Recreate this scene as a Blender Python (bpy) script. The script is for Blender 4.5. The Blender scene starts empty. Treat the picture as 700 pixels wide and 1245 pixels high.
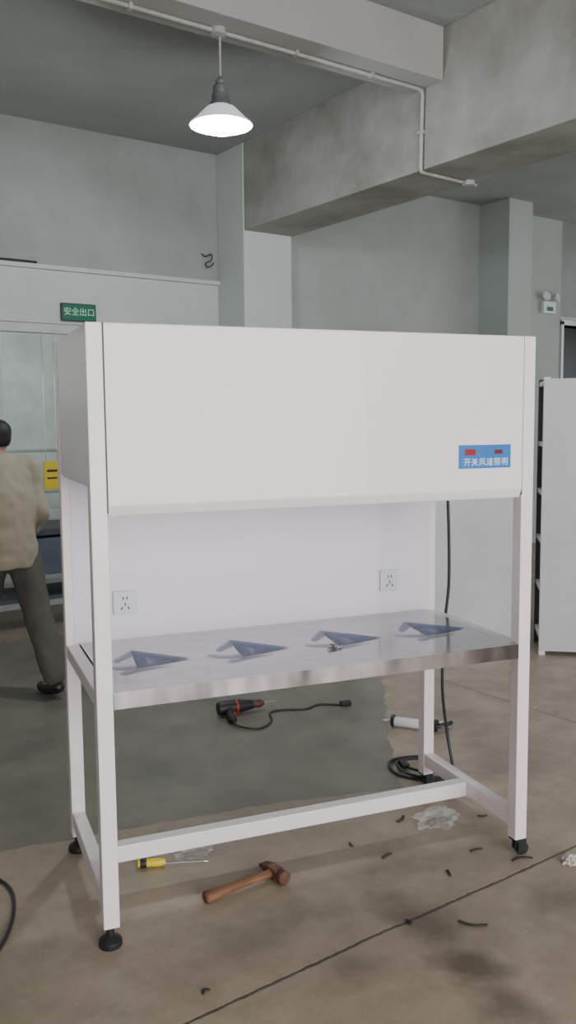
import bpy, bmesh, math, random
from mathutils import Vector, Matrix, Euler
random.seed(7)
C=bpy.context.scene.collection

# ------------------------------------------------------------------ materials
def new_mat(name):
    m=bpy.data.materials.new(name); m.use_nodes=True
    nt=m.node_tree; b=nt.nodes["Principled BSDF"]
    return m,nt,b
def mat(name,col,rough=.5,metal=0.,var=0.,scale=8.,bump=0.,bscale=60.,col2=None,coat=0.,spec=None,stretch=None,emit=None,estr=0.,trans=0.,alpha=1.,detail=5.,bdist=.01):
    m,nt,b=new_mat(name)
    b.inputs["Base Color"].default_value=(*col,1); b.inputs["Roughness"].default_value=rough
    b.inputs["Metallic"].default_value=metal
    if coat: b.inputs["Coat Weight"].default_value=coat
    if spec is not None: b.inputs["Specular IOR Level"].default_value=spec
    if emit: 
        b.inputs["Emission Color"].default_value=(*emit,1); b.inputs["Emission Strength"].default_value=estr
    if trans: b.inputs["Transmission Weight"].default_value=trans
    if alpha<1: b.inputs["Alpha"].default_value=alpha
    tc=nt.nodes.new("ShaderNodeTexCoord"); mp=nt.nodes.new("ShaderNodeMapping")
    if stretch: mp.inputs["Scale"].default_value=stretch
    nt.links.new(tc.outputs["Object"],mp.inputs["Vector"])
    if var>0 or col2:
        n=nt.nodes.new("ShaderNodeTexNoise"); n.inputs["Scale"].default_value=scale; n.inputs["Detail"].default_value=detail
        n.inputs["Roughness"].default_value=.62
        nt.links.new(mp.outputs[0],n.inputs["Vector"])
        r=nt.nodes.new("ShaderNodeValToRGB")
        c2=col2 if col2 else tuple(max(0,c*(1-var)) for c in col)
        r.color_ramp.elements[0].position=.36; r.color_ramp.elements[1].position=.64
        r.color_ramp.elements[0].color=(*c2,1); r.color_ramp.elements[1].color=(*col,1)
        nt.links.new(n.outputs["Fac"],r.inputs[0]); nt.links.new(r.outputs[0],b.inputs["Base Color"])
    if bump>0:
        n2=nt.nodes.new("ShaderNodeTexNoise"); n2.inputs["Scale"].default_value=bscale; n2.inputs["Detail"].default_value=4
        nt.links.new(mp.outputs[0],n2.inputs["Vector"])
        bp=nt.nodes.new("ShaderNodeBump"); bp.inputs["Strength"].default_value=bump; bp.inputs["Distance"].default_value=bdist
        nt.links.new(n2.outputs["Fac"],bp.inputs["Height"]); nt.links.new(bp.outputs[0],b.inputs["Normal"])
    return m

class NB:
    """small node-building helper"""
    def __init__(s,nt): s.nt=nt
    def val(s,a,inp):
        if isinstance(a,(int,float)): inp.default_value=a
        else: s.nt.links.new(a,inp)
    def m(s,op,a,b=0.,c=None,clamp=False):
        n=s.nt.nodes.new("ShaderNodeMath"); n.operation=op; n.use_clamp=clamp
        s.val(a,n.inputs[0]); s.val(b,n.inputs[1])
        if c is not None: s.val(c,n.inputs[2])
        return n.outputs[0]
    def noise(s,vec,scale,detail=4,rough=.6):
        n=s.nt.nodes.new("ShaderNodeTexNoise"); n.inputs["Scale"].default_value=scale; n.inputs["Detail"].default_value=detail
        n.inputs["Roughness"].default_value=rough; s.nt.links.new(vec,n.inputs["Vector"]); return n.outputs["Fac"]
    def ramp(s,f,p0,p1,c0=(0,0,0),c1=(1,1,1)):
        r=s.nt.nodes.new("ShaderNodeValToRGB"); e=r.color_ramp.elements
        e[0].position=p0; e[1].position=p1; e[0].color=(*c0,1); e[1].color=(*c1,1)
        s.nt.links.new(f,r.inputs[0]); return r.outputs[0]
    def mix(s,f,a,b):
        n=s.nt.nodes.new("ShaderNodeMix"); n.data_type='RGBA'
        s.val(f,n.inputs[0])
        for v,i in ((a,6),(b,7)):
            if isinstance(v,tuple): n.inputs[i].default_value=(*v,1)
            else: s.nt.links.new(v,n.inputs[i])
        return n.outputs[2]

def floor_material():
    m,nt,b=new_mat("concrete_floor"); nb=NB(nt)
    tc=nt.nodes.new("ShaderNodeTexCoord"); v=tc.outputs["Object"]
    sx=nt.nodes.new("ShaderNodeSeparateXYZ"); nt.links.new(v,sx.inputs[0]); X,Y=sx.outputs[0],sx.outputs[1]
    big=nb.noise(v,1.3,5,.65); mid=nb.noise(v,6,6,.7); fine=nb.noise(v,45,4,.7)
    col=nb.ramp(big,.36,.66,FLOOR_A,FLOOR_B)
    col=nb.mix(nb.m('MULTIPLY',nb.ramp(mid,.38,.64),.55),col,FLOOR_C)
    col=nb.mix(nb.m('MULTIPLY',nb.ramp(fine,.55,.72),.3),col,(.50,.42,.32))
    dist=nb.noise(v,5,4,.6); dist=nb.m('SUBTRACT',dist,.5)
    stain=None
    for cx,cy,rx,ry,st in [(1.84,1.90,.10,.20,.50),(1.80,1.66,.10,.16,.60),(1.76,1.50,.09,.13,.5),(2.30,1.72,.18,.10,.3),(1.15,1.5,.3,.12,.3),(1.45,2.15,.25,.1,.25),(2.1,2.25,.2,.12,.3),(1.5,1.85,.12,.07,.3),(3.0,2.6,.3,.2,.3),(3.3,3.2,.2,.3,.3)]:
        dx=nb.m('DIVIDE',nb.m('SUBTRACT',X,cx),rx); dy=nb.m('DIVIDE',nb.m('SUBTRACT',Y,cy),ry)
        d=nb.m('SQRT',nb.m('ADD',nb.m('MULTIPLY',dx,dx),nb.m('MULTIPLY',dy,dy)))
        d=nb.m('ADD',d,nb.m('MULTIPLY',dist,2.6))
        k=nb.m('MULTIPLY',nb.m('SUBTRACT',1.25,d,clamp=True),st*1.4,clamp=True)
        stain=k if stain is None else nb.m('MAXIMUM',stain,k)
    col=nb.mix(stain,col,(.10,.072,.05))
    wob=nb.m('ADD',nb.m('MULTIPLY',nb.m('SUBTRACT',nb.noise(v,1.5,2,.5),.5),.05),nb.m('MULTIPLY',nb.m('SUBTRACT',nb.noise(v,30,3,.6),.5),.014))
    jm=None
    for src,pos,w in ((Y,1.925,.0052),(Y,-1.2,.004),(X,3.75,.003),(Y,5.4,.005)):
        d=nb.m('ABSOLUTE',nb.m('ADD',nb.m('SUBTRACT',src,pos),wob))
        k=nb.m('SUBTRACT',1.0,nb.m('DIVIDE',d,w*1.6),clamp=True)
        k=nb.m('MULTIPLY',k,nb.m('ADD',.5,nb.m('MULTIPLY',mid,1.8)),clamp=True)
        jm=k if jm is None else nb.m('MAXIMUM',jm,k)
    col=nb.mix(nb.m('MULTIPLY',jm,.85),col,(.025,.02,.016))
    nt.links.new(col,b.inputs["Base Color"])
    r=nb.m('ADD',nb.m('MULTIPLY',mid,.3),.27); r=nb.m('SUBTRACT',r,nb.m('MULTIPLY',stain,.1)); nt.links.new(r,b.inputs["Roughness"])
    bp=nt.nodes.new("ShaderNodeBump"); bp.inputs["Strength"].default_value=.25; bp.inputs["Distance"].default_value=.004
    h=nb.m('SUBTRACT',nb.m('MULTIPLY',fine,.4),nb.m('MULTIPLY',jm,2.)); nt.links.new(h,bp.inputs["Height"]); nt.links.new(bp.outputs[0],b.inputs["Normal"])
    return m

def wall_material(name,low,high,split,dirt=.35,rough=.8,soft=(.36,.70),lowdirt=.2,bs=.9):
    """painted to height 'split', bare plaster above"""
    m,nt,b=new_mat(name); nb=NB(nt)
    g=nt.nodes.new("ShaderNodeNewGeometry"); v=g.outputs["Position"]
    sx=nt.nodes.new("ShaderNodeSeparateXYZ"); nt.links.new(v,sx.inputs[0]); Z=sx.outputs[2]
    big=nb.noise(v,bs,6,.6); mid=nb.noise(v,5,6,.65)
    f=nb.m('GREATER_THAN',nb.m('ADD',Z,nb.m('MULTIPLY',nb.m('SUBTRACT',mid,.5),.03)),split)
    col=nb.mix(f,low,high)
    d=nb.m('MULTIPLY',nb.ramp(big,soft[0],soft[1]),dirt)
    d=nb.m('MULTIPLY',d,nb.m('ADD',nb.m('MULTIPLY',f,1-lowdirt),lowdirt))
    col=nb.mix(d,col,tuple(c*k for c,k in zip(high,(.50,.48,.45))))
    col=nb.mix(nb.m('MULTIPLY',nb.ramp(mid,.5,.75),dirt*.3),col,tuple(c*.8 for c in high))
    nt.links.new(col,b.inputs["Base Color"]); b.inputs["Roughness"].default_value=rough
    bp=nt.nodes.new("ShaderNodeBump"); bp.inputs["Strength"].default_value=.2; bp.inputs["Distance"].default_value=.01
    nt.links.new(mid,bp.inputs["Height"]); nt.links.new(bp.outputs[0],b.inputs["Normal"])
    return m

FLOOR_A=(.31,.255,.19); FLOOR_B=(.43,.36,.275); FLOOR_C=(.24,.195,.145)
M_floor=floor_material()
M_wall=wall_material("back_wall_plaster",(.56,.60,.59),(.36,.38,.37),2.86,.5,bs=1.0)
M_wallr=wall_material("painted_wall",(.43,.475,.455),(.43,.475,.455),9,.5,lowdirt=.7,bs=1.1)
M_side=mat("side_wall_paint",(.45,.46,.45),.85,var=.2,scale=1.5)
M_col=wall_material("column_plaster",(.55,.59,.58),(.50,.52,.51),9,.3)
M_colr=wall_material("bay_column_paint",(.44,.49,.47),(.44,.49,.47),9,.4,lowdirt=.6)
M_ybeam=wall_material("stained_beam_plaster",(.40,.395,.37),(.40,.395,.37),9,.85,lowdirt=1.,soft=(.36,.68),bs=1.6)
M_xbeam=wall_material("smooth_beam_plaster",(.45,.445,.43),(.45,.445,.43),9,.3,lowdirt=1.)
M_ceil=mat("ceiling_plaster",(.36,.385,.375),.9,var=.15,scale=1.0,bump=.15,bscale=20)
M_white=mat("white_powder_coat",(.89,.81,.82),.36,var=.03,scale=4,coat=.15,bump=.03,bscale=300)
M_whitein=mat("white_liner_panel",(.80,.76,.84),.3,var=.02,scale=3)
M_partition=mat("grey_partition_paint",(.62,.63,.64),.5,var=.12,scale=2)
M_seam=mat("dark_seam",(.12,.11,.11),.7,var=.2)
M_steel=mat("brushed_steel",(.50,.48,.50),.10,1.,var=.10,scale=3,stretch=(1,30,30),bump=.02,bscale=40)
M_steeledge=mat("steel_edge_painted_reflections",(.74,.70,.70),.18,1.,col2=(.11,.10,.10),scale=4.0,stretch=(1,.2,.3),bump=.25,bscale=5,detail=3)  # bright and dark streaks in the colour stand in for reflections on the edge
M_filmprint=mat("blue_film_print",(.085,.16,.32),.4,var=.3,scale=30,spec=.2,alpha=.80)
M_filmfaint=mat("faint_film_print",(.24,.31,.45),.4,var=.1,scale=20,spec=.2,alpha=.55)
M_film=mat("protective_film",(.62,.66,.74),.06,var=.05,scale=10,alpha=.16,bump=1.,bscale=8,bdist=.03)
M_black=mat("black_rubber",(.018,.018,.02),.5,var=.3,scale=30,bump=.1)
M_cable=mat("black_cable_sheath",(.02,.02,.022),.42,var=.2,scale=40)
M_scrap=mat("dull_rubber_scrap",(.05,.045,.04),.7,var=.3,scale=30)
M_socket=mat("socket_plastic",(.68,.67,.72),.3,var=.02)
M_hole=mat("socket_slot_black",(.02,.02,.02),.6,var=.1)
M_blue=mat("blue_control_film",(.015,.17,.50),.3,var=.08,scale=20)
M_btn=mat("button_blue",(.02,.20,.56),.35,var=.05)
M_red=mat("red_led_display",(.22,.01,.02),.2,emit=(1,.03,.02),estr=.12,var=.1)
M_dred=mat("dark_led_display",(.16,.01,.015),.2,var=.1)
M_txt=mat("white_print",(.85,.88,.9),.5,var=.02)
M_green=mat("green_sign_face",(.0,.12,.06),.4,emit=(0,.25,.1),estr=.05,var=.05)
M_gtxt=mat("sign_lettering",(.50,.75,.58),.4,emit=(.6,1,.7),estr=.06,var=.02)
M_lampdark=mat("grey_lamp_housing",(.22,.24,.245),.45,.4,var=.2)
M_shade=mat("self_lit_enamelled_shade",(.75,.79,.80),.35,var=.03,emit=(.80,.95,1),estr=.55)  # emission on the shade itself stands in for the bulb's glow through it
M_bulb=mat("glowing_bulb",(1,1,1),.3,emit=(.90,.98,1),estr=80,var=.01)
M_pipe=mat("painted_conduit",(.46,.46,.44),.5,var=.2,scale=20)
M_mat=mat("dusty_grey_floor_sheet",(.235,.21,.175),.36,col2=(.15,.138,.115),scale=2.4,bump=.12,bscale=60,detail=9)
M_frame=mat("aluminium_frame",(.55,.58,.57),.4,.6,var=.08)
M_frameg=mat("pale_window_frame",(.52,.55,.54),.5,var=.08)
M_wood=mat("worn_handle_wood",(.25,.12,.055),.65,col2=(.15,.065,.032),scale=9,stretch=(1,8,8),bump=.15)
M_rust=mat("rusty_steel",(.20,.10,.06),.6,.5,col2=(.10,.055,.04),scale=25,bump=.3)
M_yellow=mat("yellow_plastic",(.80,.58,.02),.35,var=.08)
M_chrome=mat("chrome",(.72,.72,.73),.18,1.,var=.05)
M_plastic=mat("clear_plastic_wrap",(.70,.70,.68),.2,alpha=.22,var=.1,scale=20,bump=.3)
M_paper=mat("crumpled_white_paper",(.62,.58,.52),.7,var=.15,scale=20)
M_skin=mat("skin",(.48,.29,.20),.5,var=.1,scale=10)
M_hair=mat("black_hair",(.012,.011,.011),.5,var=.4,scale=60,bump=.5,bscale=120)
M_jacket=mat("khaki_jacket_cloth",(.40,.36,.27),.9,var=.10,scale=5,bump=.15,bscale=12,bdist=.01)
M_trouser=mat("dark_trouser_cloth",(.105,.098,.085),.9,var=.2,scale=7,bump=.15,bscale=12,bdist=.01)
M_shoe=mat("dark_shoe_leather",(.02,.018,.017),.4,var=.3)
M_dark=mat("dark_painted_metal",(.05,.06,.075),.5,var=.3,scale=6)
M_cabblue=mat("dull_blue_paint",(.08,.10,.14),.5,var=.3,scale=5)
M_greysteel=mat("grey_shelf_steel",(.22,.24,.24),.5,var=.2,scale=5)
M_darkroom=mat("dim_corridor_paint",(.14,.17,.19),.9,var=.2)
M_outside=mat("hazy_yard_wall",(.55,.57,.56),.9,col2=(.34,.36,.35),scale=1.4,detail=6)
M_redp=mat("red_plastic",(.40,.03,.02),.4,var=.1)
M_tape=mat("white_sealant_tube",(.70,.70,.69),.35,var=.08)

g=bpy.data.materials.new("window_glass"); g.use_nodes=True; nt=g.node_tree; nt.nodes.clear()
o=nt.nodes.new("ShaderNodeOutputMaterial"); t=nt.nodes.new("ShaderNodeBsdfTransparent"); gl=nt.nodes.new("ShaderNodeBsdfGlossy"); mx=nt.nodes.new("ShaderNodeMixShader"); fr=nt.nodes.new("ShaderNodeFresnel")
t.inputs[0].default_value=(.84,.88,.87,1); gl.inputs["Roughness"].default_value=.05
nt.links.new(fr.outputs[0],mx.inputs[0]); nt.links.new(t.outputs[0],mx.inputs[1]); nt.links.new(gl.outputs[0],mx.inputs[2]); nt.links.new(mx.outputs[0],o.inputs[0])
M_glass=g

# ------------------------------------------------------------------ geometry helpers
def link(ob,parent=None):
    C.objects.link(ob)
    if parent: ob.parent=parent
    return ob
def mesh_ob(name,bm,m,parent=None,smooth=False,mats=None):
    me=bpy.data.meshes.new(name); bmesh.ops.recalc_face_normals(bm,faces=bm.faces[:]); bm.to_mesh(me); bm.free()
    for x in (mats or [m]): me.materials.append(x)
    if smooth:
        for p in me.polygons: p.use_smooth=True
    ob=bpy.data.objects.new(name,me); return link(ob,parent)
def add_box(bm,x0,x1,y0,y1,z0,z1,bev=0.,M=None,mi=0):
    r=bmesh.ops.create_cube(bm,size=1.)
    vs=r['verts']
    for v in vs:
        v.co=Vector(((x0+x1)/2+v.co.x*(x1-x0),(y0+y1)/2+v.co.y*(y1-y0),(z0+z1)/2+v.co.z*(z1-z0)))
    fs=set(f for v in vs for f in v.link_faces)
    if bev>0:
        es=set(e for v in vs for e in v.link_edges)
        rr=bmesh.ops.bevel(bm,geom=list(es),offset=bev,segments=2,affect='EDGES',profile=.5)
        fs=set(rr['faces'])|set(f for f in fs if f.is_valid)
        vs=list(set(v for f in fs for v in f.verts))
    for f in fs:
        if f.is_valid: f.material_index=mi
    if M is not None: 
        for v in vs: v.co=M@v.co
def box(name,x0,x1,y0,y1,z0,z1,m,parent=None,bev=0.):
    bm=bmesh.new(); add_box(bm,x0,x1,y0,y1,z0,z1,bev); return mesh_ob(name,bm,m,parent)
def frame_from(d):
    d=d.normalized(); u=Vector((0,0,1)) if abs(d.z)<.9 else Vector((1,0,0))
    a=d.cross(u).normalized(); return a,d.cross(a).normalized()
def add_rings(bm,rings,cap=True,closed=False,mi=0):
    R=[[bm.verts.new(p) for p in r] for r in rings]; n=len(R[0]); k=len(R)
    for i in range(k if closed else k-1):
        for j in range(n):
            f=bm.faces.new((R[i][j],R[i][(j+1)%n],R[(i+1)%k][(j+1)%n],R[(i+1)%k][j])); f.material_index=mi
    if cap and not closed:
        bm.faces.new(R[0][::-1]).material_index=mi; bm.faces.new(R[-1]).material_index=mi
def add_lathe(bm,prof,origin=(0,0,0),axis=(0,0,1),n=28,cap=True,mi=0):
    """prof: list of (r, h) along axis"""
    o=Vector(origin); d=Vector(axis).normalized(); a,b=frame_from(d)
    add_rings(bm,[[o+d*h+(a*math.cos(2*math.pi*j/n)+b*math.sin(2*math.pi*j/n))*max(r,1e-4) for j in range(n)] for r,h in prof],cap,mi=mi)
def lathe(name,prof,m,parent=None,origin=(0,0,0),axis=(0,0,1),n=28,cap=True,smooth=True):
    bm=bmesh.new(); add_lathe(bm,prof,origin,axis,n,cap); ob=mesh_ob(name,bm,m,parent,smooth)
    if smooth:
        for p in ob.data.polygons:
            if len(p.vertices)>6: p.use_smooth=False
        e=ob.modifiers.new("es","EDGE_SPLIT"); e.split_angle=math.radians(40)
    return ob
def catmull(P,k=6):
    P=[Vector(p) for p in P]; out=[]
    for i in range(len(P)-1):
        p0=P[max(i-1,0)];p1=P[i];p2=P[i+1];p3=P[min(i+2,len(P)-1)]
        for j in range(k):
            t=j/k; out.append(.5*((2*p1)+(p2-p0)*t+(2*p0-5*p1+4*p2-p3)*t*t+(-p0+3*p1-3*p2+p3)*t**3))
    out.append(P[-1]); return out
def add_tube(bm,P,r,n=10,mi=0):
    rings=[]; up=None
    for i,p in enumerate(P):
        d=(P[min(i+1,len(P)-1)]-P[max(i-1,0)]).normalized()
        if up is None: a,_=frame_from(d)
        else:
            a=up-d*up.dot(d); a.normalize()
        up=a; b=d.cross(a)
        rr=r[i] if isinstance(r,list) else r
        rings.append([p+(a*math.cos(2*math.pi*j/n)+b*math.sin(2*math.pi*j/n))*rr for j in range(n)])
    add_rings(bm,rings,mi=mi)
def tube(name,pts,r,m,parent=None,k=6,n=10):
    bm=bmesh.new(); add_tube(bm,catmull(pts,k) if k>1 else [Vector(p) for p in pts],r,n); return mesh_ob(name,bm,m,parent,True)
def add_capsule(bm,p0,p1,r0,r1,n=16):
    p0=Vector(p0);p1=Vector(p1);d=(p1-p0).normalized(); L=(p1-p0).length
    pr=[]
    for i in range(5): t=math.pi/2*(i/4); pr.append((r0*math.sin(t),-r0*math.cos(t)))
    for i in range(5): t=math.pi/2*(i/4); pr.append((r1*math.cos(t),L+r1*math.sin(t)))
    add_lathe(bm,pr,p0,d,n)
def add_ellip(bm,c,r,M=None):
    res=bmesh.ops.create_icosphere(bm,subdivisions=3,radius=1.)
    for v in res['verts']:
        q=Vector((v.co.x*r[0],v.co.y*r[1],v.co.z*r[2]))
        if M is not None: q=M@q
        v.co=q+Vector(c)
def blob(name,caps,ells,m,parent,voxel=.01,sm=4,rings=None):
    bm=bmesh.new()
    for c in caps: add_capsule(bm,*c)
    for e in ells: add_ellip(bm,*e)
    if rings: add_rings(bm,rings)
    ob=mesh_ob(name,bm,m,parent,True)
    r=ob.modifiers.new("remesh","REMESH"); r.mode='VOXEL'; r.voxel_size=voxel; r.use_smooth_shade=True
    s=ob.modifiers.new("smooth","SMOOTH"); s.iterations=sm; s.factor=.5
    return ob
def text_ob(name,s,size,m,parent,M,extrude=.0004,align='CENTER',gap=1.):
    cu=bpy.data.curves.new(name,'FONT'); cu.body=s; cu.size=size; cu.extrude=extrude; cu.align_x=align; cu.align_y='CENTER'; cu.space_character=gap
    tmp=bpy.data.objects.new("tmp",cu); C.objects.link(tmp)
    dg=bpy.context.evaluated_depsgraph_get(); dg.update()
    me=bpy.data.meshes.new_from_object(tmp.evaluated_get(dg)); bpy.data.objects.remove(tmp)
    me.transform(M); me.materials.clear(); me.materials.append(m)
    ob=bpy.data.objects.new(name,me); return link(ob,parent)
def thing(name,label,cat,loc=(0,0,0),rz=0.):
    e=bpy.data.objects.new(name,None); e.empty_display_size=.1; e.location=loc; e.rotation_euler=(0,0,rz)
    e["label"]=label; e["category"]=cat; return link(e)
def tag(ob,label,cat): ob["label"]=label; ob["category"]=cat; return ob
def struct(ob): ob["kind"]="structure"; return ob

# ------------------------------------------------------------------ room shell
struct(box("floor",-4,12,-4.5,11,-.1,0,M_floor))
def wall_with_holes(name,x0,x1,y0,y1,z1,holes,m):
    bm=bmesh.new(); xs=sorted(set([x0,x1]+[h[0] for h in holes]+[h[1] for h in holes]))
    for a,b in zip(xs[:-1],xs[1:]):
        cuts=[(h[2],h[3]) for h in holes if h[0]<=a+1e-6 and h[1]>=b-1e-6]
        z=0
        for c0,c1 in sorted(cuts):
            if c0>z: add_box(bm,a,b,y0,y1,z,c0)
            z=c1
        if z<z1: add_box(bm,a,b,y0,y1,z,z1)
    return mesh_ob(name,bm,m)
struct(wall_with_holes("wall_back",-4,12,7.31,7.51,4.03,[(.2,3.0,.75,2.40),(9.45,10.6,0,2.75)],M_wall))
struct(box("wall_left",-4.2,-4,-4.5,7.51,0,4.2,M_side))
struct(box("wall_right",12,12.2,-4.5,11,0,4.2,M_side))
struct(box("wall_yard",-4,7,10.6,10.8,0,4.0,M_outside))
struct(box("wall_corridor",8.6,12,9.4,9.5,0,4.0,M_darkroom))
struct(box("trim_1",-4,4.38,7.27,7.31,2.84,2.875,M_col))
bm=bmesh.new(); add_box(bm,-4.2,12.2,4.5,11,4.03,4.3); add_box(bm,-4.2,12.2,-4.5,4.5,4.14,4.3)
struct(mesh_ob("ceiling",bm,M_ceil))
struct(box("trim_2",-4,4.38,4.38,4.68,3.80,4.14,M_xbeam,bev=.006))
struct(box("trim_3",4.38,4.91,-4.5,6.87,3.27,4.14,M_ybeam,bev=.006))
struct(box("trim_4",4.372,4.90,6.85,7.31,0,4.03,M_col,bev=.008))
struct(box("trim_5",7.90,8.30,6.85,7.31,0,4.03,M_colr,bev=.008))
struct(box("trim_6",4.91,12,4.38,4.68,3.72,4.14,M_xbeam,bev=.006))
struct(box("wall_bay",4.91,9.40,7.295,7.31,0,4.03,M_wallr))

win=bpy.data.objects.new("window_1",None); link(win); struct(win)
bm=bmesh.new()
for a,b,c,d in [(.2,3.0,2.32,2.40),(.2,3.0,.75,.82),(.2,.26,.82,2.33),(2.92,3.0,.82,2.33),(2.22,2.31,.82,2.33),(1.22,1.28,.82,2.33)]:
    add_box(bm,a,b,7.33,7.40,c,d,.004)
struct(mesh_ob("window_frame",bm,M_frameg,win))
struct(box("window_pane",.26,2.93,7.36,7.366,.82,2.33,M_glass,win))
bm=bmesh.new()
for a,b,c,d in [(9.40,9.45,0,2.80),(10.6,10.65,0,2.80),(9.40,10.65,2.75,2.82)]:
    add_box(bm,a,b,7.27,7.53,c,d,.004)
struct(mesh_ob("door_1",bm,M_frame))
sh=thing("storage_shelf","grey steel storage shelf standing outside the window","shelf",(3.3,9.6,0))
for x in (-.6,.56):
    for y in (-.2,.16): box("upright",x,x+.04,y,y+.04,0,1.3,M_greysteel,sh,.003)
for z in (.3,.8,1.25): box("shelf_board",-.6,.6,-.2,.2,z,z+.03,M_greysteel,sh,.003)

# ------------------------------------------------------------------ workbench by the window
wb=thing("workbench","dark steel workbench standing below the window","workbench",(2.35,6.75,0))
box("worktop",-.9,.72,-.3,.3,.72,.77,M_dark,wb,.005)
for x in (-.86,.66):
    for y in (-.26,.26): box("leg",x-.025,x+.025,y-.025,y+.025,0,.72,M_dark,wb,.003)
box("shelf",-.84,.64,-.26,.26,.22,.25,M_dark,wb,.003)
box("drawer",-.1,.6,-.29,.25,.42,.70,M_cabblue,wb,.005)
tb=thing("toolbox","dull blue metal toolbox sitting on the workbench","toolbox",(2.0,6.7,.77))
box("body",-.22,.22,-.1,.1,0,.16,M_cabblue,tb,.008); box("lid",-.225,.225,-.105,.105,.16,.2,M_cabblue,tb,.01)
tube("handle",[(-.09,0,.2),(-.08,0,.24),(.08,0,.24),(.09,0,.2)],.008,M_black,tb)
nb_=thing("notice_board","small yellow notice board hung on the window frame","notice board",(2.70,7.33,1.12))
box("board",-.07,.07,-.012,0,-.12,.12,M_yellow,nb_,.003)
box("dark_band",-.045,.045,-.014,-.011,.03,.05,M_hole,nb_,.0005); box("dark_band",-.045,.045,-.014,-.011,-.03,-.015,M_hole,nb_,.0005)
for x in (-.05,.05): tube("hanger",[(x,-.006,.115),(x,-.006,.40),(x,.0,1.22)],.0015,M_chrome,nb_,k=2)

# exit sign
ex=thing("exit_sign","green illuminated exit sign box with white lettering mounted above the window","exit sign",(2.97,7.305,2.50))
box("housing",-.155,.155,-.035,0,-.075,.075,M_dark,ex,.006)
box("sign_face",-.145,.145,-.038,-.034,-.066,.066,M_green,ex,.001)
Rf=Matrix.Rotation(math.radians(90),4,'X')
text_ob("lettering","安全出口",.070,M_gtxt,ex,Matrix.Translation((0,-.039,0))@Rf)

# emergency light
em=thing("emergency_light","white twin-head emergency light mounted high on the painted wall","emergency light",(9.12,7.296,3.0))
box("housing",-.12,.12,-.06,0,-.13,.02,M_socket,em,.01)
for x in (-.09,.09):
    lathe("lamp_head",[(.02,0),(.03,.02),(.055,.06),(.055,.07)],M_socket,em,(x,-.03,.06),(x*3,-1,.2))
box("label_plate",-.06,.06,-.063,-.06,-.10,-.05,M_green,em)

ww=tag(tube("loose_wire",[(4.20,7.315,3.12),(4.22,7.27,3.09),(4.27,7.25,3.11),(4.25,7.22,3.05),(4.20,7.24,3.02),(4.24,7.25,2.99),(4.29,7.24,3.03)],.006,M_scrap),"short tangle of dark wire hanging from the bare plaster wall","wire")
w2=tag(tube("wall_cable",[(1.9,7.29,2.887),(2.2,7.285,2.885),(2.5,7.285,2.887),(2.62,7.285,2.886)],.012,M_black),"dark cable run along the ledge of the plaster wall","cable")

# ------------------------------------------------------------------ conduit and lamp
cp=thing("conduit","grey electrical conduit clipped beneath the concrete beams","conduit",(0,0,0))
P=[(1.2,4.55,3.785),(4.30,4.55,3.785),(4.345,4.55,3.777),(4.36,4.555,3.75),(4.362,4.57,3.28),(4.37,4.575,3.259),(4.40,4.58,3.255),(4.94,4.60,3.255)]
tube("pipe",P,.0125,M_pipe,cp,k=1,n=12)
for x in (1.6,2.2,3.3,3.9): box("clip",x-.012,x+.012,4.53,4.57,3.768,3.80,M_pipe,cp,.002)
box("clip",4.345,4.38,4.54,4.595,3.5,3.525,M_pipe,cp,.002)
lathe("junction_box",[(.045,0),(.045,.03),(.02,.035)],M_pipe,cp,(4.86,4.60,3.27),(0,0,-1),n=20)
lathe("lamp_box",[(.045,0),(.045,.035),(.02,.04)],M_pipe,cp,(2.75,4.55,3.80),(0,0,-1),n=20)

lp=thing("pendant_lamp","lit industrial pendant lamp with flared white shade below the beam","lamp",(2.76,4.55,3.27))
lathe("rod",[(.007,.22),(.007,.488)],M_pipe,lp,n=12)
lathe("housing",[(.012,.27),(.02,.25),(.03,.245),(.03,.225),(.042,.215),(.046,.18),(.045,.175),(.05,.17),(.053,.13),(.062,.12),(.066,.095)],M_lampdark,lp)
lathe("shade",[(.064,.105),(.085,.095),(.115,.065),(.150,.03),(.182,.004),(.185,0),(.182,-.003),(.178,0),(.148,.022),(.112,.055),(.083,.083),(.05,.09)],M_shade,lp,n=40,cap=False)
lathe("bulb",[(.03,.08),(.06,.06),(.095,.03),(.118,.005),(.115,-.016),(.085,-.036),(.04,-.048),(.0,-.051)],M_bulb,lp,n=32)

# ------------------------------------------------------------------ clean bench
W,D,T,ZP,ZT=1.509,.685,1.84,1.294,.78
bench=thing("clean_bench","white powder-coated laminar flow clean bench with stainless steel worktop","laminar flow bench",(.972,2.343,0),math.radians(-13.51))
bench_pw=.048
for x0 in (0,W-bench_pw):
    for y0 in (0,D-bench_pw):
        box("leg",x0,x0+bench_pw,y0,y0+bench_pw,.062,T,M_white,bench,.003)
for x0 in (0.002,W-bench_pw+.002):
    box("side_rail",x0,x0+bench_pw-.004,bench_pw,D-bench_pw,.102,.156,M_white,bench,.003)
box("cross_rail",bench_pw-.002,W-bench_pw+.002,.316,.366,.100,.156,M_white,bench,.003)
for x0 in (0.002,W-bench_pw+.002):
    box("side_rail",x0,x0+bench_pw-.005,bench_pw,D-bench_pw,.730,.776,M_white,bench,.003)
for fx,fy in ((.022,.022),(.022,D-.022)):
    f=lathe("levelling_foot",[(.033,0),(.036,.006),(.034,.02),(.02,.03),(.012,.034),(.012,.064)],M_black,bench,(fx,fy,0))
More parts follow.
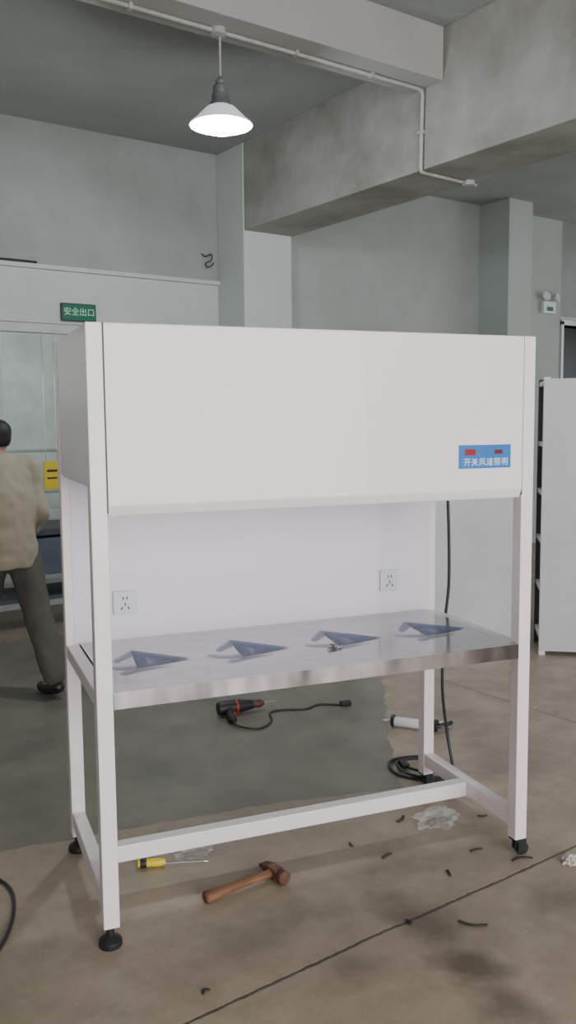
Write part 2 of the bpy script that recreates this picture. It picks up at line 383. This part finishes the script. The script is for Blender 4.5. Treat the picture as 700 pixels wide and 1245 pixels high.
for fx,fy in ((W-.022,.022),(W-.022,D-.022)):
    bm=bmesh.new()
    add_lathe(bm,[(.02,-.012),(.025,-.010),(.025,.010),(.02,.012)],(fx+.012,fy-.004,.025),(.3,1,0),24)
    add_box(bm,fx-.022,fx+.022,fy-.022,fy+.022,.054,.062)
    add_box(bm,fx-.012,fx+.022,fy-.024,fy-.019,.018,.056,.001); add_box(bm,fx-.012,fx+.022,fy+.012,fy+.017,.018,.056,.001)
    mesh_ob("caster",bm,M_black,bench)
box("side_panel",.003,.010,bench_pw+.001,D-bench_pw-.001,1.385,T-.002,M_white,bench,.001)
box("side_panel",W-.010,W-.003,bench_pw+.001,D-bench_pw-.001,1.385,T-.002,M_white,bench,.001)
box("top_panel",bench_pw,W-bench_pw,bench_pw,D-bench_pw,T-.008,T-.002,M_white,bench,.001)
box("filter_plate",.012,W-.012,bench_pw+.01,D-.05,1.375,1.385,M_whitein,bench,.001)
bm=bmesh.new(); g0=.0025
prof=[(-.001,T-.001),(-.003,T-.004),(-.003,1.326),(-.001,1.320),(.009,ZP+.003),(.012,ZP),(.030,ZP),(.030,ZP+.006),(.016,ZP+.006),(.006,1.32),(.004,T-.001)]
add_rings(bm,[[Vector((x,p[0],p[1])) for p in prof] for x in (bench_pw+g0,W-bench_pw-g0)])
mesh_ob("front_panel",bm,M_white,bench)
for x in (bench_pw+.0005,W-bench_pw-.0005): box("panel_seam",x-.002,x+.002,-.0008,.003,ZP+.01,T-.001,M_seam,bench)
box("back_panel",.030,W-.030,D-.050,D-.044,.66,T-.01,M_whitein,bench,.001)
bm=bmesh.new(); q=bench_pw+.0005
out=[(q,-.001),(W-q,-.001),(W-q,D-.052),(q,D-.052)]
vt=[bm.verts.new((x,y,ZT)) for x,y in out]; vb=[bm.verts.new((x,y,ZT-.05)) for x,y in out]
bm.faces.new(vt); bm.faces.new(vb[::-1]).material_index=1
for i in range(len(out)):
    j=(i+1)%len(out); bm.faces.new((vb[i],vb[j],vt[j],vt[i])).material_index=1
mesh_ob("worktop",bm,None,bench,mats=[M_steel,M_steeledge])
bm=bmesh.new(); nx,ny=60,24
vs=[[bm.verts.new((.055+(W-.11)*i/nx,.006+(D-.062)*j/ny,ZT+.0012+.0009*(math.sin(i*.9+j*.7)*math.sin(j*.6-i*.2)+.3*random.random()))) for j in range(ny+1)] for i in range(nx+1)]
for i in range(nx):
    for j in range(ny): bm.faces.new((vs[i][j],vs[i+1][j],vs[i+1][j+1],vs[i][j+1]))
film=mesh_ob("protective_film",bm,M_film,bench,True); film["label"]="clear protective film with blue printed emblems"
def emblem(cx,cy,s,rot,m=None,m2=None):
    bm=bmesh.new(); c,sn=math.cos(rot),math.sin(rot)
    def v(x,y): return bm.verts.new((cx+s*(x*c-y*sn),cy+s*(x*sn+y*c),ZT+.0030))
    a0,a1,a2=v(-.85,-.95),v(1.10,-.80),v(-.20,1.30)
    i0,i1,i2=v(-.36,-.66),v(.36,-.60),v(-.12,.30)
    bm.faces.new((a0,a1,i1,i0)); bm.faces.new((a1,a2,i2,i1)); bm.faces.new((a2,a0,i0,i2))
    j0=v(.0,-.63); f=bm.faces.new((i0,j0,i2)); f.material_index=1
    bm.faces.new((j0,i1,i2))
    # sweeping tail curving away from the foot
    tl=[(-.85,-.95),(-1.25,-.85),(-1.6,-.60),(-1.85,-.25),(-1.80,-.10),(-1.45,-.42),(-1.1,-.60),(-.70,-.60)]
    vs=[a0]+[v(*p) for p in tl[1:]]; f=bm.faces.new(vs); f.material_index=1
    f=bm.faces.new((a0,v(-1.6,-1.15),v(-1.5,-1.38),v(.4,-1.15))); f.material_index=1
    f=bm.faces.new((a2,v(-1.25,.35),v(-1.15,.12),v(-.42,.60))); f.material_index=1
    mesh_ob("film_print",bm,None,film,mats=[m or M_filmprint,m2 or M_filmfaint])
for k in range(4): emblem(.235+.355*k,.335,.098,math.radians(10))
def outlet(x,z):
    s=bpy.data.objects.new("socket",None); s.location=(x,D-.0505,z); link(s,bench); s["label"]="white five-hole wall socket"
    box("faceplate",-.043,.043,-.009,0,-.043,.043,M_socket,s,.003)
    bm=bmesh.new()
    for a in (-.009,.005): add_box(bm,a,a+.004,-.0096,-.0088,.011,.022)
    for ang,cx,cz in ((0,0,-.006),(35,-.012,-.020),(-35,.012,-.020)):
        add_box(bm,-.0022,.0022,-.0096,-.0088,-.006,.006,M=Matrix.Translation((cx,0,cz))@Matrix.Rotation(math.radians(ang),4,'Y'))
    mesh_ob("pin_slots",bm,M_hole,s)
outlet(.212,.915); outlet(1.289,.915)
cpn=bpy.data.objects.new("control_panel",None); cpn.location=(1.308,-.0032,1.438); link(cpn,bench); cpn["label"]="blue membrane control panel with red display"
box("membrane",-.102,.102,-.0025,0,-.039,.039,M_blue,cpn,.001)
box("red_display",-.080,-.038,-.0035,-.002,.005,.025,M_red,cpn,.0005)
box("dark_display",.036,.068,-.0035,-.002,.008,.022,M_dred,cpn,.0005)
for i in range(6):
    box("button",-.0785+i*.0314-.0140,-.0785+i*.0314+.0140,-.0033,-.002,-.035,-.004,M_btn,cpn,.0005)
text_ob("lettering","开关风速照明",.0275,M_txt,cpn,Matrix.Translation((.0025,-.0038,-.0195))@Rf,.0002,gap=1.14)

bpy.context.view_layer.update(); BI=bench.matrix_world.inverted()
def BW(x,y,z): 
    a=math.radians(-13.51); return (.972+x*math.cos(a)-y*math.sin(a),2.343+x*math.sin(a)+y*math.cos(a),z)
pts=[BW(1.48,.60,1.42),BW(1.53,.60,1.36),BW(1.545,.60,1.2),BW(1.552,.60,.9),BW(1.535,.605,.7),BW(1.525,.60,.45),BW(1.55,.60,.25),BW(1.56,.57,.10),(2.66,2.60,.02),(2.60,2.68,.008),(2.55,2.80,.008),(2.62,2.92,.010),(2.76,2.88,.012),(2.80,2.75,.010),(2.72,2.64,.012),(2.61,2.67,.02),(2.57,2.78,.02),(2.63,2.88,.022),(2.74,2.84,.022),(2.77,2.74,.022),(2.70,2.68,.024),(2.62,2.72,.03),(2.62,2.80,.02)]
cord=tube("power_cord",[BI@Vector(p) for p in pts],.0065,M_cable,bench,k=8); cord["label"]="black power cord coiled on the floor"
bm=bmesh.new(); Mx=BI@Matrix.Translation((2.63,2.84,.02))@Matrix.Rotation(1.2,4,'Z')
add_box(bm,-.03,.03,-.018,.018,-.012,.012,.006,M=Mx)
for y in (-.008,.008): add_box(bm,.03,.048,y-.003,y+.003,-.001,.001,M=Mx)
mesh_ob("plug",bm,M_black,cord)

ky=thing("key_ring","small brass keys lying on the steel worktop","keys",BW(.86,.2,ZT+.004),math.radians(30))
bm=bmesh.new(); add_rings(bm,[[Vector((math.cos(a)*(.012+.0015*math.cos(b)),math.sin(a)*(.012+.0015*math.cos(b)),.0025+.0015*math.sin(b))) for b in [2*math.pi*j/8 for j in range(8)]] for a in [2*math.pi*i/20 for i in range(20)]],closed=True)
mesh_ob("ring",bm,M_chrome,ky,True)
for a in (.2,1.1,2.6):
    bm=bmesh.new(); Mx=Matrix.Rotation(a,4,'Z')
    add_box(bm,.012,.026,-.007,.007,.001,.004,.001,M=Mx); add_box(bm,.024,.042,-.0025,.0025,.001,.004,.0005,M=Mx)
    mesh_ob("key",bm,M_rust,ky)

# ------------------------------------------------------------------ floor sheet
bm=bmesh.new()
random.seed(4)
base=[(-1.2,3.70),(.9,3.14),(1.5,3.0),(1.9,2.90),(2.47,2.70),(3.15,3.55),(3.75,4.3),(4.4,5.2),(3.2,6.2),(-1.2,6.2)]
outl=[]
for i in range(len(base)):
    a=Vector(base[i]); b=Vector(base[(i+1)%len(base)])
    n=max(1,int((b-a).length/.06)) if 1<=i<=6 else 1
    for k in range(n):
        p=a.lerp(b,k/n); w_=.022 if i>=4 else .008; outl.append((p.x+random.uniform(-w_,w_),p.y+random.uniform(-w_,w_)))
vt=[bm.verts.new((x,y,.002)) for x,y in outl]; vb=[bm.verts.new((x,y,.0)) for x,y in outl]
bm.faces.new(vt); bm.faces.new(vb[::-1])
for i in range(len(outl)): j=(i+1)%len(outl); bm.faces.new((vb[i],vb[j],vt[j],vt[i]))
tag(mesh_ob("floor_mat",bm,M_mat),"dusty dark grey rubber floor sheet laid over the concrete","floor mat")

# ------------------------------------------------------------------ white shelving rack and partition
rk=thing("shelving_rack","white sheet-metal shelving rack turned with its plain back outward","shelving",(4.66,3.73,0),math.radians(-46))
box("back_sheet",0,1.1,0,.006,.03,1.82,M_partition,rk,.001)
for x in (0.0,1.06):
    for y in (.006,.36):
        bm=bmesh.new(); add_box(bm,x,x+.04,y,y+.04,0,1.83,.002)
        mesh_ob("upright",bm,M_dark if y>.1 and x<.1 else M_white,rk)
for z in (.1,.42,.74,1.06,1.38,1.78): box("shelf",.002,1.098,.01,.40,z,z+.03,M_white,rk,.002)
pt=thing("partition_board","pale grey partition board standing on its edge","partition board",(3.83,4.56,0),math.radians(-37))
box("board",0,1.02,0,.03,.02,1.72,M_partition,pt,.003)
box("edge_frame",-.02,1.04,-.004,.034,0,.03,M_frame,pt,.002)
for x in (.1,.85): box("foot",x,x+.05,-.12,.16,0,.02,M_frame,pt,.003)

# ------------------------------------------------------------------ floor items
dr=thing("power_drill","black corded power drill with red accents lying on the floor sheet","power drill",(2.44,3.92,.002),math.radians(-12))
lathe("motor_body",[(.02,-.13),(.034,-.125),(.038,-.10),(.038,-.03),(.035,0),(.030,.03),(.026,.06),(.024,.07)],M_black,dr,(0,0,.04),(1,0,0))
lathe("chuck",[(.018,.07),(.022,.075),(.022,.115),(.012,.135),(.007,.138)],M_rust,dr,(0,0,.04),(1,0,0))
lathe("bit",[(.004,.135),(.004,.20),(.001,.21)],M_chrome,dr,(0,0,.04),(1,0,0),n=10)
bm=bmesh.new(); add_tube(bm,catmull([(-.07,-.02,.032),(-.085,-.08,.026),(-.095,-.15,.024)],5),[.022]*4+[.02]*4+[.022]*3,12); mesh_ob("handle",bm,M_black,dr,True)
box("trigger",-.062,-.05,-.075,-.035,.018,.034,M_redp,dr,.003)
lathe("accent_ring",[(.0385,-.03),(.0395,-.028),(.0395,-.020),(.038,-.018)],M_redp,dr,(0,0,.04),(1,0,0))
tube("flex",[(-.097,-.15,.024),(-.09,-.22,.012),(.0,-.28,.006),(.10,-.2,.005),(.14,-.08,.005),(.22,-.06,.005),(.34,-.1,.005),(.44,-.06,.005),(.55,-.12,.005)],.0055,M_cable,dr)
bm=bmesh.new(); add_box(bm,.54,.60,-.14,-.105,.002,.026,.005); mesh_ob("plug",bm,M_black,dr)

sg=thing("sealant_gun","white sealant cartridge in a dark metal gun on the floor","sealant gun",(2.92,3.34,.002),math.atan2(-.32,.21))
lathe("cartridge",[(.024,.07),(.025,.072),(.025,.29),(.022,.295)],M_tape,sg,(0,0,.027),(1,0,0))
lathe("nozzle",[(.012,.0),(.010,-.02),(.004,-.05)],M_tape,sg,(.07,0,.027),(1,0,0))
for h in (.065,.285): lathe("retaining_ring",[(.027,h),(.030,h+.002),(.030,h+.016),(.027,h+.018)],M_black,sg,(0,0,.030),(1,0,0))
lathe("plunger_rod",[(.004,.30),(.004,.38)],M_chrome,sg,(0,0,.027),(1,0,0),n=10)
tube("grip",[(.31,0,.03),(.33,.05,.02),(.35,.11,.016)],.011,M_black,sg)
tube("trigger",[(.30,.02,.03),(.295,.07,.02),(.31,.11,.014)],.006,M_chrome,sg)

hm=thing("hammer","hammer with worn brown wooden handle and rusty steel head","hammer",(1.345,2.392,0),math.radians(0))
bm=bmesh.new(); rings=[]
for i in range(15):
    t=i/14; r=.013+.005*math.cos(t*5)*(1-t)+.002*(1-t); x=.0+.27*t
    rings.append([Vector((x,math.cos(2*math.pi*j/14)*r*1.15,.019+.004*t+math.sin(2*math.pi*j/14)*r)) for j in range(14)])
add_rings(bm,rings); mesh_ob("handle",bm,M_wood,hm,True)
bm=bmesh.new(); Mx=Matrix.Translation((.272,0,.024))
add_box(bm,-.019,.019,-.032,.024,-.020,.020,.005,M=Mx)
add_lathe(bm,[(.013,0),(.016,.012),(.023,.018),(.024,.036),(.020,.040)],(.272,-.026,.025),(0,-1,0),20)
rings=[]
for i in range(6):
    t=i/5; w=.018*(1-.1*t); h=.018*(1-.85*t); y=.018+.055*t
    rings.append([Vector((.272-w,y,.024-h)),Vector((.272+w,y,.024-h)),Vector((.272+w,y,.024+h)),Vector((.272-w,y,.024+h))])
add_rings(bm,rings); mesh_ob("head",bm,M_rust,hm)

sd=thing("screwdriver","screwdriver with yellow and black handle lying on the concrete","screwdriver",(1.265,2.735,.0),math.atan2(-.12,.225))
lathe("handle",[(.008,0),(.014,.004),(.016,.02),(.014,.05),(.0155,.075),(.012,.092),(.009,.10)],M_yellow,sd,(0,0,.016),(1,0,0))
lathe("grip_band",[(.0162,.012),(.0168,.016),(.0165,.030),(.0158,.034)],M_black,sd,(0,0,.016),(1,0,0))
lathe("shaft",[(.003,.10),(.003,.235),(.004,.245),(.001,.252)],M_chrome,sd,(0,0,.012),(1,-0.0,-.02),n=10)

def crumple(name,label,cat,loc,r,m,seed,flat=.4):
    random.seed(seed); bm=bmesh.new(); bmesh.ops.create_icosphere(bm,subdivisions=4,radius=1.)
    from mathutils import noise
    for v in bm.verts:
        p=v.co.copy(); k=1+.55*noise.noise(p*2.1+Vector((seed,0,0)))+.3*noise.noise(p*5+Vector((0,seed,0)))
        v.co=Vector((p.x*k*r[0],p.y*k*r[1],p.z*k*r[2]))
    mz=min(v.co.z for v in bm.verts)
    for v in bm.verts: v.co.z=max(0,(v.co.z-mz*flat))
    ob=mesh_ob(name,bm,m); ob.location=loc; return tag(ob,label,cat)
crumple("plastic_bag","crumpled clear plastic bag lying by the bench rail","plastic bag",(2.36,2.36,0),(.085,.06,.03),M_plastic,3)
crumple("plastic_wrap","thin scrap of clear plastic wrap beside the screwdriver","plastic wrap",(1.47,2.70,0),(.07,.035,.010),M_plastic,5)
crumple("paper_scrap","crumpled white paper scrap on the concrete floor","paper scrap",(2.53,1.86,0),(.035,.025,.018),M_paper,9)

random.seed(21)
DB=[(1.96,1.80,.09,-50),(2.03,2.28,.05,10),(2.27,2.47,.06,25),(2.40,1.975,.08,-20),(2.12,2.06,.04,60),(1.80,1.92,.03,80),(2.32,2.12,.05,-10),(1.98,2.42,.03,70),(2.55,2.30,.04,-30),(1.12,2.0,.025,10)]
for x,y,l,a in DB:
    a=math.radians(a); k=random.uniform(-.25,.25)*l
    bm=bmesh.new(); w=random.uniform(.0035,.006)
    P=catmull([(-l/2,0,.004),(0,k,.005),(l/2,0,.004)],4)
    rings=[[p+Vector((0,w*s1,h)) for s1,h in ((-1,-.0035),(1,-.0035),(1,.0),(-1,.001))] for p in P]
    add_rings(bm,rings); bmesh.ops.rotate(bm,verts=bm.verts[:],matrix=Matrix.Rotation(a,3,'Z'))
    ob=mesh_ob("rubber_scrap",bm,M_scrap); ob.location=(x,y,.0); tag(ob,"thin dark offcut of rubber strip on the concrete","scrap"); ob["group"]="rubber offcuts scattered on the floor"

tag(tube("floor_cable",[(.45,3.25,.009),(.75,3.10,.006),(.845,2.92,.006),(.835,2.75,.006),(.72,2.53,.006),(.5,2.35,.006),(.2,2.3,.006)],.006,M_cable),"black cable snaking across the concrete floor","cable")

# ------------------------------------------------------------------ person
man=thing("person","person in khaki jacket and dark trousers walking away, seen from behind","person",(1.585,5.08,.002),math.radians(-35.2))
F=Vector((-.72,.69,0)).normalized(); R=Vector((.69,.72,0)).normalized()
def V(*a): return Vector(a)
rot=Matrix.Rotation(math.atan2(R.y,R.x),3,'Z')
hc=V(-.09,.17,1.465)
CH=V(-.045,.05,1.29)
sR=CH+R*.185+V(0,0,.01); sL=CH-R*.185+V(0,0,.01); eR=V(.15,.15,1.04); eL=V(-.22,-.13,1.04); wR=V(.05,.30,.88); wL=V(-.13,-.16,.82)
hipR=R*.09+V(0,0,.83); hipL=-R*.09+V(0,0,.83); kR=V(.17,.00,.46); kL=V(-.17,.08,.47); aR=V(.30,-.15,.11); aL=V(-.20,.06,.085)
def hand(w,side):
    d=V(.12*side*-1,.25,-1).normalized(); c=[]
    palm=w+d*.08; c.append((w,palm,.024,.030)); lat=F
    for i,(o,l) in enumerate(((-.026,.065),(-.009,.075),(.009,.07),(.026,.055))):
        b0=palm+lat*o; m1=b0+d*l*.55+R*(-side)*.006; t1=m1+d*l*.45+R*(-side)*.018
        c.append((b0,m1,.0095,.0088)); c.append((m1,t1,.0088,.0075))
    th0=w+d*.03+lat*.022; th1=th0+d*.035+lat*.024; th2=th1+d*.03+lat*.006
    c+= [(th0,th1,.012,.010),(th1,th2,.010,.009)]
    return c
caps=[(V(0,0,.87),V(-.015,.015,1.08),.085,.085),(V(-.015,.015,1.08),CH-V(0,0,.04),.085,.085),(CH,hc-V(0,0,.06),.05,.050),
 (CH,sR,.045,.04),(CH,sL,.045,.04),(sR,eR,.038,.032),(eR,wR,.032,.026),(sL,eL,.038,.032),(eL,wL,.032,.026),
 (V(0,0,.87),hipR,.08,.075),(V(0,0,.87),hipL,.08,.075),(hipR,kR,.068,.045),(kR,aR,.045,.034),(hipL,kL,.068,.045),(kL,aL,.045,.034),
 (aR,aR+F*.13-V(0,0,.075),.034,.026),(aL,aL+F*.15-V(0,0,.045),.034,.028)]
caps+=hand(wR,1)+hand(wL,-1)
ells=[(hc+V(0,0,.02),(.074,.092,.10),rot),(hc+F*.03-V(0,0,.05),(.052,.06,.05),rot),(hc+F*.10-V(0,0,.01),(.013,.018,.022),rot),
 (hc+R*.078-V(0,0,.01),(.012,.02,.030),rot),(hc-R*.078-V(0,0,.01),(.012,.02,.030),rot),(hc+F*.088-V(0,0,.055),(.024,.010,.008),rot)]
blob("body",caps,ells,M_skin,man,.0065,3)
for s in (-1,1):
    bm=bmesh.new(); add_ellip(bm,hc+F*.083+R*.03*s+V(0,0,.012),(.012,.008,.007),rot); mesh_ob("eye",bm,M_hole,man,True)
hair=blob("hair",[],[(hc-F*.020+V(0,0,.050),(.081,.088,.074),rot),(hc-F*.045+V(0,0,.012),(.070,.056,.062),rot),(hc+F*.035+V(0,0,.085),(.07,.055,.033),rot)],M_hair,man,.009,2)
def ring(c,rx,ry,n=24): return [c+R*(rx*math.cos(2*math.pi*j/n))+F*(ry*math.sin(2*math.pi*j/n)) for j in range(n)]
jr=[ring(V(0,0,.735),.184,.146),ring(V(0,0,.79),.190,.152),ring(V(-.006,.008,.90),.186,.148),ring(V(-.018,.018,1.05),.190,.145),ring(V(-.03,.03,1.17),.200,.142),ring(V(-.045,.045,1.26),.200,.130),ring(V(-.05,.055,1.32),.168,.106),ring(V(-.06,.068,1.36),.104,.084),ring(V(-.065,.08,1.385),.068,.064)]
jc=[(CH+V(0,0,.0),sR,.075,.068),(CH,sL,.075,.068),(sR,eR,.074,.064),(eR,wR+V(0,0,.02),.064,.048),(sL,eL,.074,.064),(eL,wL+V(0,0,.03),.064,.048)]
jk=blob("jacket",jc,[],M_jacket,man,.009,6,jr)
tex=bpy.data.textures.new("folds",'CLOUDS'); tex.noise_scale=.12; tex.noise_depth=1
d=jk.modifiers.new("folds","DISPLACE"); d.texture=tex; d.strength=.032; d.mid_level=.42
tr=blob("trousers",[(V(0,0,.81),hipR,.110,.104),(V(0,0,.81),hipL,.110,.104),(hipR,kR,.104,.082),(kR,aR+V(-.01,.01,.03),.082,.072),(hipL,kL,.104,.082),(kL,aL+V(0,0,.03),.082,.074)],[],M_trouser,man,.010,5)
d=tr.modifiers.new("folds","DISPLACE"); d.texture=tex; d.strength=.028; d.mid_level=.42
for a0,hz in ((aR,.065),(aL,.038)):
    b0=Vector((a0.x,a0.y,hz)); b1=Vector((b0.x,b0.y,.04))+F*.07
    blob("shoe",[(b0-F*.02,b1,.038,.040),(b1,b1+F*.09-V(0,0,.008),.040,.030)],[],M_shoe,man,.008,2)

# ------------------------------------------------------------------ lights, world, camera
def area(name,loc,rot,sx,sy,power,col=(1,1,1)):
    l=bpy.data.lights.new(name,'AREA'); l.shape='RECTANGLE'; l.size=sx; l.size_y=sy; l.energy=power; l.color=col
    o=bpy.data.objects.new(name,l); o.location=loc; o.rotation_euler=rot; C.objects.link(o); return o
area("daylight_entrance",(.8,-4.2,1.9),(math.radians(90),0,0),5.0,3.4,420,(1,.955,.955))
area("daylight_side_bay",(11.5,3.0,2.0),(math.radians(90),0,math.radians(90)),5,3,120,(.96,1,1))
area("yard_daylight",(1.5,8.2,3.7),(math.radians(35),0,0),4,1.5,190,(.97,1,.99))
area("corridor_daylight",(10,8.9,3.0),(0,0,0),1.5,1,12,(.8,.9,1))
pl=bpy.data.lights.new("lamp_light",'POINT'); pl.energy=60; pl.color=(.90,.98,1); pl.shadow_soft_size=.08
po=bpy.data.objects.new("lamp_light",pl); po.location=(2.76,4.55,3.17); C.objects.link(po)
w=bpy.data.worlds.new("world"); bpy.context.scene.world=w; w.use_nodes=True
bg=w.node_tree.nodes["Background"]; bg.inputs[0].default_value=(.84,.88,.92,1); bg.inputs[1].default_value=1.15

cd=bpy.data.cameras.new("camera"); cd.sensor_width=36; cd.lens=1072.25*36/1245; cd.clip_start=.05
cam=bpy.data.objects.new("camera",cd); C.objects.link(cam)
cam.matrix_world=Matrix.Translation((0,0,1.56))@Matrix.Rotation(math.radians(-35.2),4,'Z')@Matrix.Rotation(math.pi/2-.1022,4,'X')@Matrix.Rotation(-.0089,4,'Z')
bpy.context.scene.camera=cam
